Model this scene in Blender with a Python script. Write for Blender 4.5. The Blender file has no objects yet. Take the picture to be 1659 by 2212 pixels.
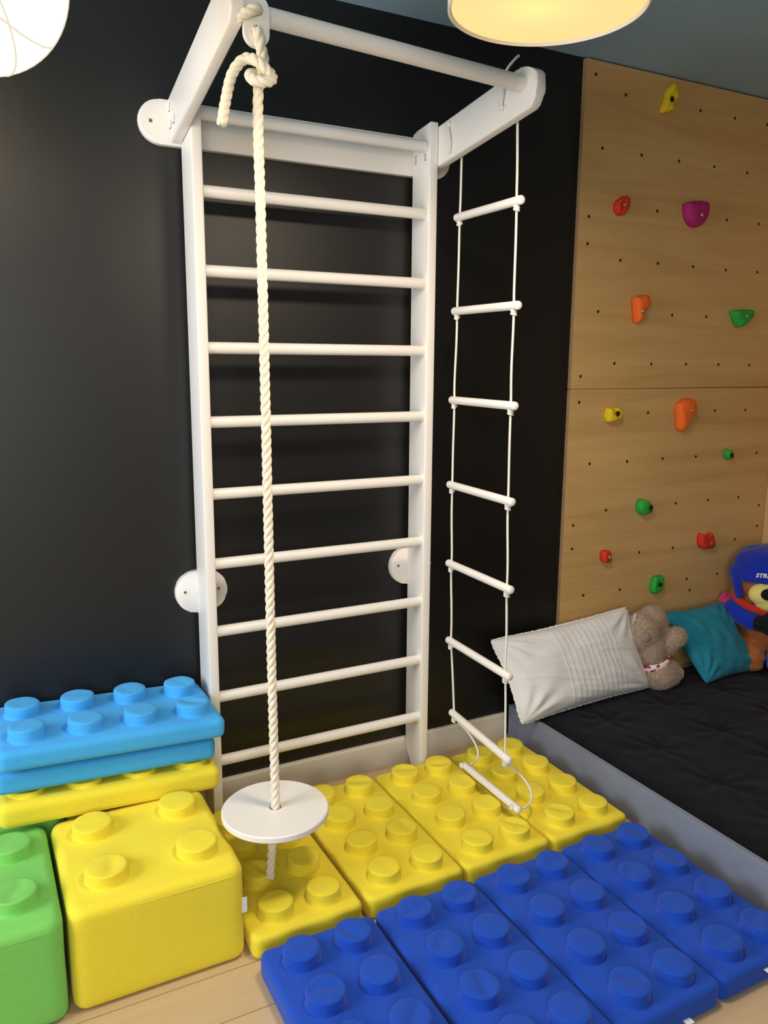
import bpy, bmesh, math, random
from mathutils import Vector, Matrix, noise

# ------------------------------------------------------------------ camera, world, lights, exposure
SC = bpy.context.scene
COL = SC.collection
cam_d = bpy.data.cameras.new('camera'); cam = bpy.data.objects.new('camera', cam_d); COL.objects.link(cam)
cam_d.sensor_fit = 'VERTICAL'; cam_d.sensor_height = 36.0; cam_d.lens = 28.302; cam_d.clip_start = 0.02
_yaw, _pit, _rol = math.radians(27.685), math.radians(10.582), math.radians(0.412)
_r = Vector((math.cos(_yaw), -math.sin(_yaw), 0))
_f = Vector((math.sin(_yaw)*math.cos(_pit), math.cos(_yaw)*math.cos(_pit), -math.sin(_pit)))
_u = _r.cross(_f)
_x = _r*math.cos(_rol) + _u*math.sin(_rol); _y = _u*math.cos(_rol) - _r*math.sin(_rol); _z = -_f
cam.matrix_world = Matrix(((_x.x, _y.x, _z.x, -0.6324), (_x.y, _y.y, _z.y, -2.4019), (_x.z, _y.z, _z.z, 1.4446), (0, 0, 0, 1)))
SC.camera = cam

world = bpy.data.worlds.new('world'); SC.world = world; world.use_nodes = True
world.node_tree.nodes['Background'].inputs[0].default_value = (0.62, 0.74, 1.0, 1)
world.node_tree.nodes['Background'].inputs[1].default_value = 1.0

SC.view_settings.view_transform = 'Standard'
SC.view_settings.look = 'None'
SC.view_settings.gamma = 1.0
SC.view_settings.use_curve_mapping = False
SC.view_settings.exposure = 0.0

def area_light(name, loc, target, sx, sy, power, color):
    d = bpy.data.lights.new(name, 'AREA'); d.shape = 'RECTANGLE'; d.size = sx; d.size_y = sy
    d.energy = power; d.color = color
    o = bpy.data.objects.new(name, d); COL.objects.link(o); o.location = loc
    o.rotation_euler = (Vector(target) - Vector(loc)).to_track_quat('-Z', 'Y').to_euler()
    return o
# daylight entering through the window of the left wall and the one behind the photographer
area_light('daylight_left', (-2.50, -0.88, 1.50), (0.3, -0.75, 1.25), 1.3, 1.3, 54, (0.94, 0.97, 1.0))
area_light('daylight_front', (-1.35, -3.92, 1.5), (0.2, 0, 0.7), 1.5, 1.3, 46, (1.0, 0.95, 0.88))
LAMP_WARM = (1.0, 0.81, 0.60)
LAMP_DRUM_W = 17.5
GLOBE_E = 7.0

# ------------------------------------------------------------------ helpers
PI = math.pi
def lin(r, g, b):
    f = lambda c: (c/255/12.92) if c/255 <= 0.04045 else ((c/255+0.055)/1.055)**2.4
    return (f(r), f(g), f(b), 1)

def mat(name, col, rough=0.6, bump=0.0, bscale=200.0, var=0.0, vscale=6.0, sheen=0.0, spec=0.5, metal=0.0, detail=4.0):
    m = bpy.data.materials.new(name); m.use_nodes = True
    nt = m.node_tree; b = nt.nodes['Principled BSDF']
    b.inputs['Base Color'].default_value = col
    b.inputs['Roughness'].default_value = rough
    b.inputs['Metallic'].default_value = metal
    b.inputs['Specular IOR Level'].default_value = spec
    if sheen: b.inputs['Sheen Weight'].default_value = sheen; b.inputs['Sheen Roughness'].default_value = 0.5
    tc = nt.nodes.new('ShaderNodeTexCoord')
    if var:
        n = nt.nodes.new('ShaderNodeTexNoise'); n.inputs['Scale'].default_value = vscale; n.inputs['Detail'].default_value = 5
        nt.links.new(tc.outputs['Object'], n.inputs['Vector'])
        r = nt.nodes.new('ShaderNodeValToRGB')
        r.color_ramp.elements[0].position = 0.3; r.color_ramp.elements[1].position = 0.7
        r.color_ramp.elements[0].color = (col[0]*(1-var), col[1]*(1-var), col[2]*(1-var), 1)
        r.color_ramp.elements[1].color = (min(1, col[0]*(1+var)), min(1, col[1]*(1+var)), min(1, col[2]*(1+var)), 1)
        nt.links.new(n.outputs['Fac'], r.inputs['Fac']); nt.links.new(r.outputs['Color'], b.inputs['Base Color'])
    if bump:
        n2 = nt.nodes.new('ShaderNodeTexNoise'); n2.inputs['Scale'].default_value = bscale; n2.inputs['Detail'].default_value = detail
        nt.links.new(tc.outputs['Object'], n2.inputs['Vector'])
        bp = nt.nodes.new('ShaderNodeBump'); bp.inputs['Strength'].default_value = bump; bp.inputs['Distance'].default_value = 0.004
        nt.links.new(n2.outputs['Fac'], bp.inputs['Height']); nt.links.new(bp.outputs['Normal'], b.inputs['Normal'])
    return m

def link_obj(name, bm, m, parent=None, smooth=True, autosmooth=None):
    me = bpy.data.meshes.new(name)
    bmesh.ops.recalc_face_normals(bm, faces=bm.faces)
    bm.to_mesh(me); bm.free()
    if smooth:
        for p in me.polygons: p.use_smooth = True
    o = bpy.data.objects.new(name, me); COL.objects.link(o)
    if m: me.materials.append(m)
    if parent: o.parent = parent
    if smooth and autosmooth:
        me.set_sharp_from_angle(angle=math.radians(autosmooth))
    return o

def empty(name, loc=(0, 0, 0)):
    o = bpy.data.objects.new(name, None); COL.objects.link(o); o.location = loc; o.empty_display_size = 0.05
    return o

def tag(o, label, cat=None, group=None, kind=None):
    if label: o['label'] = label
    if cat: o['category'] = cat
    if group: o['group'] = group
    if kind: o['kind'] = kind
    return o

def box(bm, x0, x1, y0, y1, z0, z1, bev=0.0, seg=2):
    r = bmesh.ops.create_cube(bm, size=1.0)
    vs = r['verts']
    for v in vs:
        v.co = Vector(((x0+x1)/2 + v.co.x*(x1-x0), (y0+y1)/2 + v.co.y*(y1-y0), (z0+z1)/2 + v.co.z*(z1-z0)))
    if bev:
        es = list({e for v in vs for e in v.link_edges})
        bmesh.ops.bevel(bm, geom=es, offset=bev, segments=seg, profile=0.5, affect='EDGES', clamp_overlap=True)

def boxobj(name, dims, m, parent=None, bev=0.0, seg=2):
    bm = bmesh.new(); box(bm, *dims, bev=bev, seg=seg)
    return link_obj(name, bm, m, parent, smooth=bev > 0, autosmooth=40 if bev else None)

def frames(pts, closed=False):
    pts = [Vector(p) for p in pts]; n = len(pts); T = []
    for i in range(n):
        a = pts[max(0, i-1)]; b = pts[min(n-1, i+1)]
        t = (b-a); T.append(t.normalized() if t.length > 1e-9 else Vector((0, 0, 1)))
    up = Vector((0, 0, 1)) if abs(T[0].z) < 0.9 else Vector((1, 0, 0))
    N = [(up - T[0]*up.dot(T[0])).normalized()]
    for i in range(1, n):
        v = N[-1] - T[i]*N[-1].dot(T[i])
        N.append(v.normalized() if v.length > 1e-9 else N[-1])
    return pts, T, N

def tube(bm, pts, r, sides=12, caps=True, round_ends=False):
    pts, T, N = frames(pts); rings = []
    rr = r if isinstance(r, (list, tuple)) else [r]*len(pts)
    if round_ends:
        k = 4; e0 = []; e1 = []
        for j in range(k):
            a = (j/k)*PI/2
            e0.append((pts[0] - T[0]*rr[0]*0.5*math.cos(a), T[0], N[0], max(1e-4, rr[0]*math.sin(a)+1e-4)))
            a2 = PI/2 - (j+1)/k*PI/2
            e1.append((pts[-1] + T[-1]*rr[-1]*0.5*math.cos(a2), T[-1], N[-1], max(1e-4, rr[-1]*math.sin(a2)+1e-4)))
        seq = e0 + [(pts[i], T[i], N[i], rr[i]) for i in range(len(pts))] + e1
    else:
        seq = [(pts[i], T[i], N[i], rr[i]) for i in range(len(pts))]
    for p, t, nn, rad in seq:
        b = t.cross(nn)
        rings.append([bm.verts.new(p + nn*math.cos(2*PI*k/sides)*rad + b*math.sin(2*PI*k/sides)*rad) for k in range(sides)])
    for i in range(len(rings)-1):
        for k in range(sides):
            bm.faces.new((rings[i][k], rings[i][(k+1) % sides], rings[i+1][(k+1) % sides], rings[i+1][k]))
    if caps:
        bm.faces.new(list(reversed(rings[0]))); bm.faces.new(rings[-1])

def smooth_path(pts, n):
    """Catmull-Rom resampling with n steps per segment."""
    P = [Vector(p) for p in pts]; P = [P[0]*2-P[1]] + P + [P[-1]*2-P[-2]]; out = []
    for i in range(1, len(P)-2):
        for k in range(n):
            t = k/n
            a, b, c, d = P[i-1], P[i], P[i+1], P[i+2]
            out.append(0.5*((2*b) + (c-a)*t + (2*a-5*b+4*c-d)*t*t + (3*b-a-3*c+d)*t*t*t))
    out.append(P[-2].copy())
    return out

def resample(path, step):
    out = [path[0].copy()]; acc = 0.0
    for i in range(1, len(path)):
        a, b = path[i-1], path[i]; L = (b-a).length
        if L < 1e-9: continue
        d = step - acc
        while d <= L:
            out.append(a.lerp(b, d/L)); d += step
        acc = L - (d - step)
    out.append(path[-1].copy())
    return out

def twisted_rope(bm, path, R, pitch, strands=3, step=0.004, sides=8, ends=True):
    path = resample(path, step); pts, T, N = frames(path)
    off = R*0.44; rs = R*0.62
    for s in range(strands):
        ps = []
        for i, p in enumerate(pts):
            a = 2*PI*(i*step/pitch + s/strands); b = T[i].cross(N[i])
            ps.append(p + (N[i]*math.cos(a) + b*math.sin(a))*off)
        tube(bm, ps, rs, sides)

def lathe(bm, prof, seg=48, c=(0, 0, 0), cap0=True, cap1=True):
    rings = []
    for r, z in prof:
        if r < 1e-6: rings.append([bm.verts.new((c[0], c[1], c[2]+z))])
        else: rings.append([bm.verts.new((c[0]+r*math.cos(2*PI*k/seg), c[1]+r*math.sin(2*PI*k/seg), c[2]+z)) for k in range(seg)])
    for a, b in zip(rings, rings[1:]):
        for k in range(seg):
            k2 = (k+1) % seg
            if len(a) == 1 and len(b) == 1: continue
            if len(a) == 1: bm.faces.new((a[0], b[k2], b[k]))
            elif len(b) == 1: bm.faces.new((a[k], a[k2], b[0]))
            else: bm.faces.new((a[k], a[k2], b[k2], b[k]))
    if cap0 and len(rings[0]) > 1: bm.faces.new(list(reversed(rings[0])))
    if cap1 and len(rings[-1]) > 1: bm.faces.new(rings[-1])

def prism(bm, poly, axis, a0, a1, bev=0.0, seg=2):
    """poly of 2-D points extruded along axis ('x': poly=(y,z); 'y': poly=(x,z); 'z': poly=(x,y))."""
    def P(u, v, a): return {'x': (a, u, v), 'y': (u, a, v), 'z': (u, v, a)}[axis]
    v0 = [bm.verts.new(P(u, v, a0)) for u, v in poly]; v1 = [bm.verts.new(P(u, v, a1)) for u, v in poly]
    n = len(poly)
    f0 = bm.faces.new(v0); f1 = bm.faces.new(list(reversed(v1)))
    for k in range(n):
        bm.faces.new((v0[k], v1[k], v1[(k+1) % n], v0[(k+1) % n]))
    if bev:
        es = list(f0.edges) + list(f1.edges)
        bmesh.ops.bevel(bm, geom=es, offset=bev, segments=seg, profile=0.5, affect='EDGES', clamp_overlap=True)

def ellipsoid(bm, c, r, rot=None, sub=3):
    M = Matrix.Translation(c) @ (rot.to_4x4() if rot else Matrix.Identity(4)) @ Matrix.Diagonal((r[0], r[1], r[2], 1))
    bmesh.ops.create_icosphere(bm, subdivisions=sub, radius=1.0, matrix=M)

def remeshed(name, bm, voxel, m, parent, smooth_iter=4):
    """Fuse overlapping lumps into one continuous skin."""
    me = bpy.data.meshes.new(name+'_src'); bm.to_mesh(me); bm.free()
    tmp = bpy.data.objects.new(name+'_src', me); COL.objects.link(tmp)
    md = tmp.modifiers.new('r', 'REMESH'); md.mode = 'VOXEL'; md.voxel_size = voxel
    s = tmp.modifiers.new('s', 'SMOOTH'); s.iterations = smooth_iter; s.factor = 0.5
    dg = bpy.context.evaluated_depsgraph_get()
    me2 = bpy.data.meshes.new_from_object(tmp.evaluated_get(dg)); me2.name = name
    bpy.data.objects.remove(tmp); bpy.data.meshes.remove(me)
    for p in me2.polygons: p.use_smooth = True
    o = bpy.data.objects.new(name, me2); COL.objects.link(o); me2.materials.clear(); me2.materials.append(m)
    if parent: o.parent = parent
    return o

# ------------------------------------------------------------------ materials
M = {}
M['white'] = mat('white_paint', lin(238, 233, 226), 0.42, bump=0.03, bscale=60)
M['white_rope'] = mat('white_cord', lin(228, 224, 214), 0.8, bump=0.2, bscale=500)
M['cotton_rope'] = mat('cotton_rope', lin(236, 226, 204), 0.9, bump=0.35, bscale=420, sheen=0.2)
M['yellow'] = mat('yellow_felt', lin(242, 222, 62), 0.95, bump=0.34, bscale=420, var=0.02, vscale=190, sheen=0.08, spec=0.15)
M['blue'] = mat('royal_blue_felt', lin(26, 76, 186), 0.95, bump=0.32, bscale=420, var=0.07, vscale=190, sheen=0.14, spec=0.15)
M['lightblue'] = mat('sky_blue_felt', lin(72, 172, 240), 0.95, bump=0.34, bscale=420, var=0.025, vscale=190, sheen=0.08, spec=0.15)
M['green'] = mat('green_felt', lin(126, 204, 98), 0.95, bump=0.34, bscale=420, var=0.03, vscale=190, sheen=0.08, spec=0.15)
M['label'] = mat('white_label', lin(240, 240, 245), 0.6, bump=0.1, bscale=300)
M['black_wall'] = mat('chalkboard_black', lin(5, 4.4, 3.4), 0.46, bump=0.04, bscale=160, var=0.15, vscale=2.2, spec=0.62)
M['plain_wall'] = mat('slate_plaster', lin(74, 80, 86), 0.9, bump=0.05, bscale=120, var=0.02)
M['ceiling'] = mat('slate_blue_paint', lin(140, 174, 194), 0.9, bump=0.04, bscale=140, var=0.03, vscale=3)
M['base'] = mat('baseboard_white', lin(226, 220, 208), 0.5, bump=0.02, bscale=80)
M['rail'] = mat('grey_velour', lin(120, 128, 146), 0.9, bump=0.15, bscale=300, var=0.05, vscale=8, sheen=0.25, spec=0.2)
M['velvet'] = mat('charcoal_velvet', lin(12, 13, 21), 0.9, bump=0.22, bscale=180, var=0.3, vscale=14, sheen=0.06, spec=0.15)
M['linen'] = mat('white_linen', lin(230, 230, 230), 0.9, bump=0.2, bscale=450, var=0.02, vscale=12, sheen=0.1, spec=0.2)
M['teal'] = mat('teal_cotton', lin(28, 128, 152), 0.85, bump=0.2, bscale=300, var=0.05, vscale=16, sheen=0.1, spec=0.25)
M['plush'] = mat('taupe_plush', lin(180, 156, 134), 0.95, bump=0.9, bscale=120, var=0.12, vscale=60, sheen=0.5, spec=0.1)
M['plush_grey'] = mat('grey_plush', lin(146, 128, 114), 0.95, bump=0.8, bscale=140, sheen=0.4, spec=0.1)
M['toy_blue'] = mat('cobalt_plush', lin(20, 46, 170), 0.9, bump=0.4, bscale=200, var=0.12, vscale=20, sheen=0.2, spec=0.2)
M['toy_bright'] = mat('bright_blue_plush', lin(30, 90, 210), 0.9, bump=0.4, bscale=200, var=0.08, vscale=20, sheen=0.2, spec=0.2)
M['toy_cream'] = mat('pale_yellow_plush', lin(232, 216, 128), 0.92, bump=0.3, bscale=240, var=0.04, vscale=20, sheen=0.15, spec=0.15)
M['toy_brown'] = mat('russet_plush', lin(168, 98, 50), 0.92, bump=0.5, bscale=160, var=0.18, vscale=26, sheen=0.2, spec=0.15)
M['toy_red'] = mat('red_plush', lin(190, 48, 30), 0.9, bump=0.3, bscale=200, sheen=0.15, spec=0.2)
M['toy_pink'] = mat('pink_plush', lin(196, 60, 110), 0.9, bump=0.5, bscale=160, var=0.1, vscale=30, sheen=0.2, spec=0.15)
M['toy_black'] = mat('black_plush', lin(20, 20, 22), 0.85, bump=0.3, bscale=200, sheen=0.1, spec=0.2)
M['steel'] = mat('bolt_steel', lin(190, 188, 184), 0.32, bump=0.05, bscale=200, metal=1.0)
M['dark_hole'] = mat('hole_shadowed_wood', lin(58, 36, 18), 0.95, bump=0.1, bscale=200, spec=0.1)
M['screw'] = mat('brass_screw', lin(150, 112, 74), 0.5, bump=0.1, bscale=300, metal=0.5)
M['print'] = mat('grey_print_and_shadow', lin(120, 118, 116), 0.7, bump=0.02, bscale=200)  # print marks, and the painted shadow strips by the bolt covers
M['shade'] = mat('white_shade_fabric', lin(225, 215, 205), 0.8, bump=0.2, bscale=400)
HOLD = {}
for n, c in (('yellow', (222, 190, 34)), ('red', (206, 52, 28)), ('magenta', (168, 34, 104)), ('orange', (232, 104, 34)), ('green', (44, 160, 60))):
    HOLD[n] = mat('hold_resin_'+n, lin(*c), 0.7, bump=0.35, bscale=220, var=0.06, vscale=25, spec=0.3)

def wood_mat(name, c1, c2, grain_axis, scale=1.0, plank=None, rough=0.5, contrast=1.0):
    m = bpy.data.materials.new(name); m.use_nodes = True; nt = m.node_tree; b = nt.nodes['Principled BSDF']
    b.inputs['Roughness'].default_value = rough; b.inputs['Specular IOR Level'].default_value = 0.3
    tc = nt.nodes.new('ShaderNodeTexCoord'); mp = nt.nodes.new('ShaderNodeMapping')
    s = [14.0*scale, 14.0*scale, 14.0*scale]; s[grain_axis] = 1.1*scale
    mp.inputs['Scale'].default_value = s
    nt.links.new(tc.outputs['Object'], mp.inputs['Vector'])
    n1 = nt.nodes.new('ShaderNodeTexNoise'); n1.inputs['Scale'].default_value = 1.0; n1.inputs['Detail'].default_value = 8; n1.inputs['Roughness'].default_value = 0.62; n1.inputs['Distortion'].default_value = 0.9
    nt.links.new(mp.outputs['Vector'], n1.inputs['Vector'])
    n2 = nt.nodes.new('ShaderNodeTexNoise'); n2.inputs['Scale'].default_value = 0.28; n2.inputs['Detail'].default_value = 3
    nt.links.new(mp.outputs['Vector'], n2.inputs['Vector'])
    mx = nt.nodes.new('ShaderNodeMath'); mx.operation = 'ADD'
    ml = nt.nodes.new('ShaderNodeMath'); ml.operation = 'MULTIPLY'; ml.inputs[1].default_value = 0.5
    nt.links.new(n1.outputs['Fac'], mx.inputs[0]); nt.links.new(n2.outputs['Fac'], mx.inputs[1]); nt.links.new(mx.outputs[0], ml.inputs[0])
    r = nt.nodes.new('ShaderNodeValToRGB')
    r.color_ramp.elements[0].position = 0.5-0.22/contrast; r.color_ramp.elements[1].position = 0.5+0.22/contrast
    r.color_ramp.elements[0].color = c1; r.color_ramp.elements[1].color = c2
    nt.links.new(ml.outputs[0], r.inputs['Fac'])
    out = r.outputs['Color']
    if plank:
        br = nt.nodes.new('ShaderNodeTexBrick')
        br.inputs['Scale'].default_value = 1.0; br.inputs['Brick Width'].default_value = plank[0]; br.inputs['Row Height'].default_value = plank[1]
        br.inputs['Mortar Size'].default_value = 0.0018; br.inputs['Mortar Smooth'].default_value = 0.2
        br.inputs['Color1'].default_value = (1, 1, 1, 1); br.inputs['Color2'].default_value = (0.84, 0.82, 0.79, 1); br.inputs['Mortar'].default_value = (0.52, 0.44, 0.36, 1)
        br.offset = 0.37
        nt.links.new(tc.outputs['Object'], br.inputs['Vector'])
        mm = nt.nodes.new('ShaderNodeMixRGB'); mm.blend_type = 'MULTIPLY'; mm.inputs[0].default_value = 1.0
        nt.links.new(out, mm.inputs[1]); nt.links.new(br.outputs['Color'], mm.inputs[2]); out = mm.outputs[0]
    nt.links.new(out, b.inputs['Base Color'])
    bp = nt.nodes.new('ShaderNodeBump'); bp.inputs['Strength'].default_value = 0.06; bp.inputs['Distance'].default_value = 0.003
    nt.links.new(n1.outputs['Fac'], bp.inputs['Height']); nt.links.new(bp.outputs['Normal'], b.inputs['Normal'])
    return m
M['ply'] = wood_mat('birch_plywood', lin(182, 143, 88), lin(214, 178, 120), 0, 0.8, rough=0.55, contrast=1.35)
M['ply_side'] = wood_mat('birch_plywood_side', lin(196, 150, 96), lin(216, 174, 120), 1, 0.8, rough=0.55, contrast=0.8)
M['ply_edge'] = mat('plywood_edge', lin(150, 122, 88), 0.8, bump=0.2, bscale=90, var=0.1, vscale=40)
M['floor'] = wood_mat('oak_floor', lin(194, 164, 126), lin(222, 196, 158), 0, 0.7, plank=(1.6, 0.145), rough=0.42, contrast=0.9)

# ------------------------------------------------------------------ the room
XL, XR, YF, ZC = -2.6, 2.575, -4.0, 2.5
def struct(o, label=None):
    o['kind'] = 'structure'
    return o
struct(boxobj('floor', (XL-.1, XR+.1, YF-.1, 0.1, -0.1, 0.0), M['floor']))
struct(boxobj('ceiling', (XL-.1, XR+.1, YF-.1, 0.1, ZC, ZC+0.1), M['ceiling']))
struct(boxobj('wall_back', (XL-.1, XR+.1, 0.0, 0.1, 0.0, ZC), M['black_wall']))
struct(boxobj('wall_right', (XR, XR+.1, YF, 0.0, 0.0, ZC), M['plain_wall']))
struct(boxobj('trim_1', (XR-0.0035, XR, -1.25, -0.0195, 0.0, ZC-.006), M['ply_side']))
def wall_with_hole(name, axis, a0, a1, t0, t1, h0, h1, w0, w1):
    """Wall running along axis from a0 to a1, thickness t0..t1, with a window opening h0..h1 by w0..w1."""
    bm = bmesh.new()
    for (p, q, z0, z1) in ((a0, h0, 0, ZC), (h1, a1, 0, ZC), (h0, h1, 0, w0), (h0, h1, w1, ZC)):
        if axis == 'y': box(bm, t0, t1, p, q, z0, z1)
        else: box(bm, p, q, t0, t1, z0, z1)
    return struct(link_obj(name, bm, M['plain_wall'], smooth=False))
wall_with_hole('wall_left', 'y', YF, 0.0, XL-.1, XL, -1.58, -0.18, 0.8, 2.2)
wall_with_hole('wall_front', 'x', XL, XR, YF-.1, YF, -2.15, -0.55, 0.8, 2.2)
def window(name, axis, t, h0, h1, w0, w1):
    bm = bmesh.new(); s = 0.06
    for (p, q, z0, z1) in ((h0, h0+s, w0, w1), (h1-s, h1, w0, w1), (h0+s, h1-s, w0, w0+s), (h0+s, h1-s, w1-s, w1), ((h0+h1)/2-s/2, (h0+h1)/2+s/2, w0+s, w1-s)):
        if axis == 'y': box(bm, t-.03, t+.03, p, q, z0, z1)
        else: box(bm, p, q, t-.03, t+.03, z0, z1)
    return struct(link_obj(name, bm, M['base'], smooth=False))
window('window_1', 'y', XL-.06, -1.58, -0.18, 0.8, 2.2)
window('window_2', 'x', YF-.06, -2.15, -0.55, 0.8, 2.2)
bm = bmesh.new()
prism(bm, [(0, 0), (-0.015, 0), (-0.015, 0.091), (-0.012, 0.097), (0, 0.097)], 'x', XL, 1.1665)
struct(link_obj('baseboard_back', bm, M['base'], smooth=False))

# ------------------------------------------------------------------ climbing wall of two plywood panels with bolt holes
HOLES = [(1.451,2.447),(1.596,2.401),(1.979,2.401),(2.171,2.399),(2.361,2.400),(1.499,2.208),(1.690,2.207),(1.884,2.208),(2.077,2.208),(2.268,2.207),(1.452,1.969),(1.788,2.017),(2.172,2.017),(2.362,2.016),(1.452,1.874),(1.616,1.826),(1.809,1.826),(2.001,1.825),(2.190,1.823),(2.381,1.825),(1.520,1.635),(1.905,1.634),(2.098,1.634),(1.616,1.444),(1.810,1.443),(2.002,1.443),(2.192,1.442),(2.382,1.441),(1.451,1.395),(1.451,1.298),(1.810,1.251),(2.193,1.251),(2.382,1.250),(1.519,1.060),(1.714,1.059),(1.908,1.061),(2.101,1.060),(2.480,1.059),(1.617,0.869),(2.003,0.868),(2.195,0.868),(2.387,0.867),(2.528,0.820),(1.452,0.821),(2.529,0.724),(1.453,0.727),(1.813,0.676),(2.006,0.676),(2.388,0.676),(1.718,0.528),(1.523,0.529),(2.103,0.527),(2.293,0.528),(2.127,0.474)]
PLY_X0, PLY_Y, SEAM = 1.4044, -0.018, 1.347
bmh = bmesh.new()
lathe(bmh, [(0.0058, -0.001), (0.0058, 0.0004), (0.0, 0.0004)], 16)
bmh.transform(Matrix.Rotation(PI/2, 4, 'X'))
hole_proto = None
CW = empty('climbing_wall', (2.0, -0.009, 0)); tag(CW, 'plywood climbing wall of two panels drilled with bolt holes, right of the black wall', 'climbing wall')
for nm, z0, z1, lab in (('upper', SEAM+0.001, 2.494, ''),
                        ('lower', 0.0, SEAM-0.001, '')):
    pan = boxobj('plywood_panel', (PLY_X0, XR-0.0005, PLY_Y, -0.0005, z0, z1), M['ply'], bev=0.0012, seg=1)
    pan.data.materials.append(M['ply_edge'])
    for p in pan.data.polygons:
        if p.normal.x < -0.7: p.material_index = 1
    pan.parent = CW; pan.matrix_parent_inverse = Matrix.Translation(-CW.location)
    for (hx, hz) in HOLES:
        if z0 < hz < z1:
            if hole_proto is None:
                h = link_obj('bolt_hole', bmh, M['dark_hole'], pan); hole_proto = h
            else:
                h = hole_proto.copy(); COL.objects.link(h); h.parent = pan
            h.location = (hx, PLY_Y, hz)

# ------------------------------------------------------------------ climbing holds
def make_hold(name, outline, depth, bolt, colour, label, bolted=True, flat=0.55, ridges=0, dish=0.0, seed=0):
    cx = sum(p[0] for p in outline)/len(outline); cz = sum(p[1] for p in outline)/len(outline)
    wd = max(p[0] for p in outline)-min(p[0] for p in outline); depth *= 0.82
    sx = max(0.6, 1-0.75*depth/wd)
    outline = [(cx+(p[0]-cx)*sx+0.008, p[1]) for p in outline]; cx += 0.008
    sm = [ (v.x, v.z) for v in smooth_path([(p[0], 0, p[1]) for p in outline] + [(outline[0][0], 0, outline[0][1])], 5)[:-1]]
    n = len(sm); bm = bmesh.new(); rings = []
    prof = [(1.0, 0.0), (1.0, 0.25), (0.985, 0.5), (0.93, 0.75), (0.82, 0.9), (flat, 0.985), (flat*0.55, 1.0), (flat*0.2, 1.0)]
    for s, h in prof:
        rings.append([bm.verts.new((cx+(x-cx)*s, PLY_Y-depth*h*(1-dish*(1-s) if s < 0.8 else 1), cz+(z-cz)*s)) for x, z in sm])
    top = bm.verts.new((cx, PLY_Y-depth*(1-dish*0.9), cz))
    for a, b in zip(rings, rings[1:]):
        for k in range(n): bm.faces.new((a[k], a[(k+1) % n], b[(k+1) % n], b[k]))
    for k in range(n): bm.faces.new((rings[-1][k], rings[-1][(k+1) % n], top))
    bm.faces.new(list(reversed(rings[0])))
    for v in bm.verts:
        if v.co.y < PLY_Y-0.004:
            d = noise.noise(v.co*38+Vector((seed*7.1, 0, 0)))*0.0035 + noise.noise(v.co*90+Vector((seed*3.1, 5, 0)))*0.0015
            if ridges: d += 0.003*math.sin((v.co.x*0.8+v.co.z*0.6)*ridges)
            v.co.y -= d
            v.co.x += noise.noise(v.co*45+Vector((9, seed, 0)))*0.0015
    h = link_obj(name, bm, HOLD[colour]); tag(h, label, 'climbing hold', 'climbing holds on the plywood wall')
    b = bmesh.new()
    if bolted:
        lathe(b, [(0.0075, 0.0), (0.0075, 0.005), (0.0062, 0.0065), (0.0035, 0.0065), (0.0033, 0.0035), (0.0, 0.0035)], 16)
        nm, mm = 'bolt', M['steel']
    else:
        lathe(b, [(0.010, 0.0), (0.010, 0.0025), (0.0075, 0.003), (0.006, 0.0012), (0.0, 0.0012)], 16)
        nm, mm = 'bolt_socket', M['dark_hole']
    b.transform(Matrix.Translation((bolt[0], PLY_Y-depth*(1-dish*0.5)-0.001, bolt[1])) @ Matrix.Rotation(PI/2, 4, 'X'))
    link_obj(nm, b, mm, h, autosmooth=40)
    return h
make_hold('climbing_hold', [(1.799,2.468),(1.826,2.469),(1.837,2.451),(1.831,2.419),(1.808,2.386),(1.795,2.369),(1.753,2.361),(1.741,2.372),(1.758,2.411),(1.773,2.445)], .045, (1.790,2.405), 'yellow', 'long slanted yellow climbing hold near the ceiling', False, 0.4, 130, 0.2, 1)
make_hold('climbing_hold', [(1.581,2.043),(1.598,2.053),(1.621,2.049),(1.630,2.030),(1.623,2.007),(1.601,1.988),(1.579,1.983),(1.556,1.991),(1.545,2.009),(1.553,2.031),(1.570,2.041)], .04, (1.590,2.018), 'red', 'round red kidney-shaped climbing hold with a bolt, left of the magenta hold', True, 0.5, 0, 0.25, 2)
make_hold('climbing_hold', [(1.895,2.055),(1.932,2.065),(1.994,2.071),(2.036,2.066),(2.048,2.052),(2.041,2.025),(2.021,1.993),(1.983,1.972),(1.941,1.977),(1.909,2.000),(1.896,2.030)], .05, (1.978,2.013), 'magenta', 'large magenta rounded climbing hold, the only pink one on the plywood', True, 0.6, 0, 0.0, 3)
make_hold('climbing_hold', [(1.661,1.693),(1.710,1.701),(1.746,1.704),(1.760,1.689),(1.754,1.668),(1.728,1.636),(1.702,1.602),(1.681,1.601),(1.671,1.630),(1.661,1.669)], .05, (1.702,1.640), 'orange', 'orange wedge-shaped climbing hold with flat top, above the panel seam', True, 0.55, 0, 0.0, 4)
make_hold('climbing_hold', [(2.203,1.659),(2.265,1.668),(2.345,1.669),(2.355,1.658),(2.349,1.641),(2.306,1.613),(2.272,1.597),(2.252,1.601),(2.223,1.630)], .05, (2.285,1.640), 'green', 'wide dark green triangular climbing hold above the seam, near the right edge', True, 0.5, 0, 0.1, 5)
make_hold('climbing_hold', [(1.556,1.273),(1.575,1.276),(1.622,1.278),(1.649,1.269),(1.655,1.253),(1.645,1.230),(1.602,1.222),(1.569,1.221),(1.556,1.243)], .045, (1.615,1.254), 'yellow', 'small ridged yellow climbing hold just below the panel seam', False, 0.6, 190, 0.1, 6)
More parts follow.
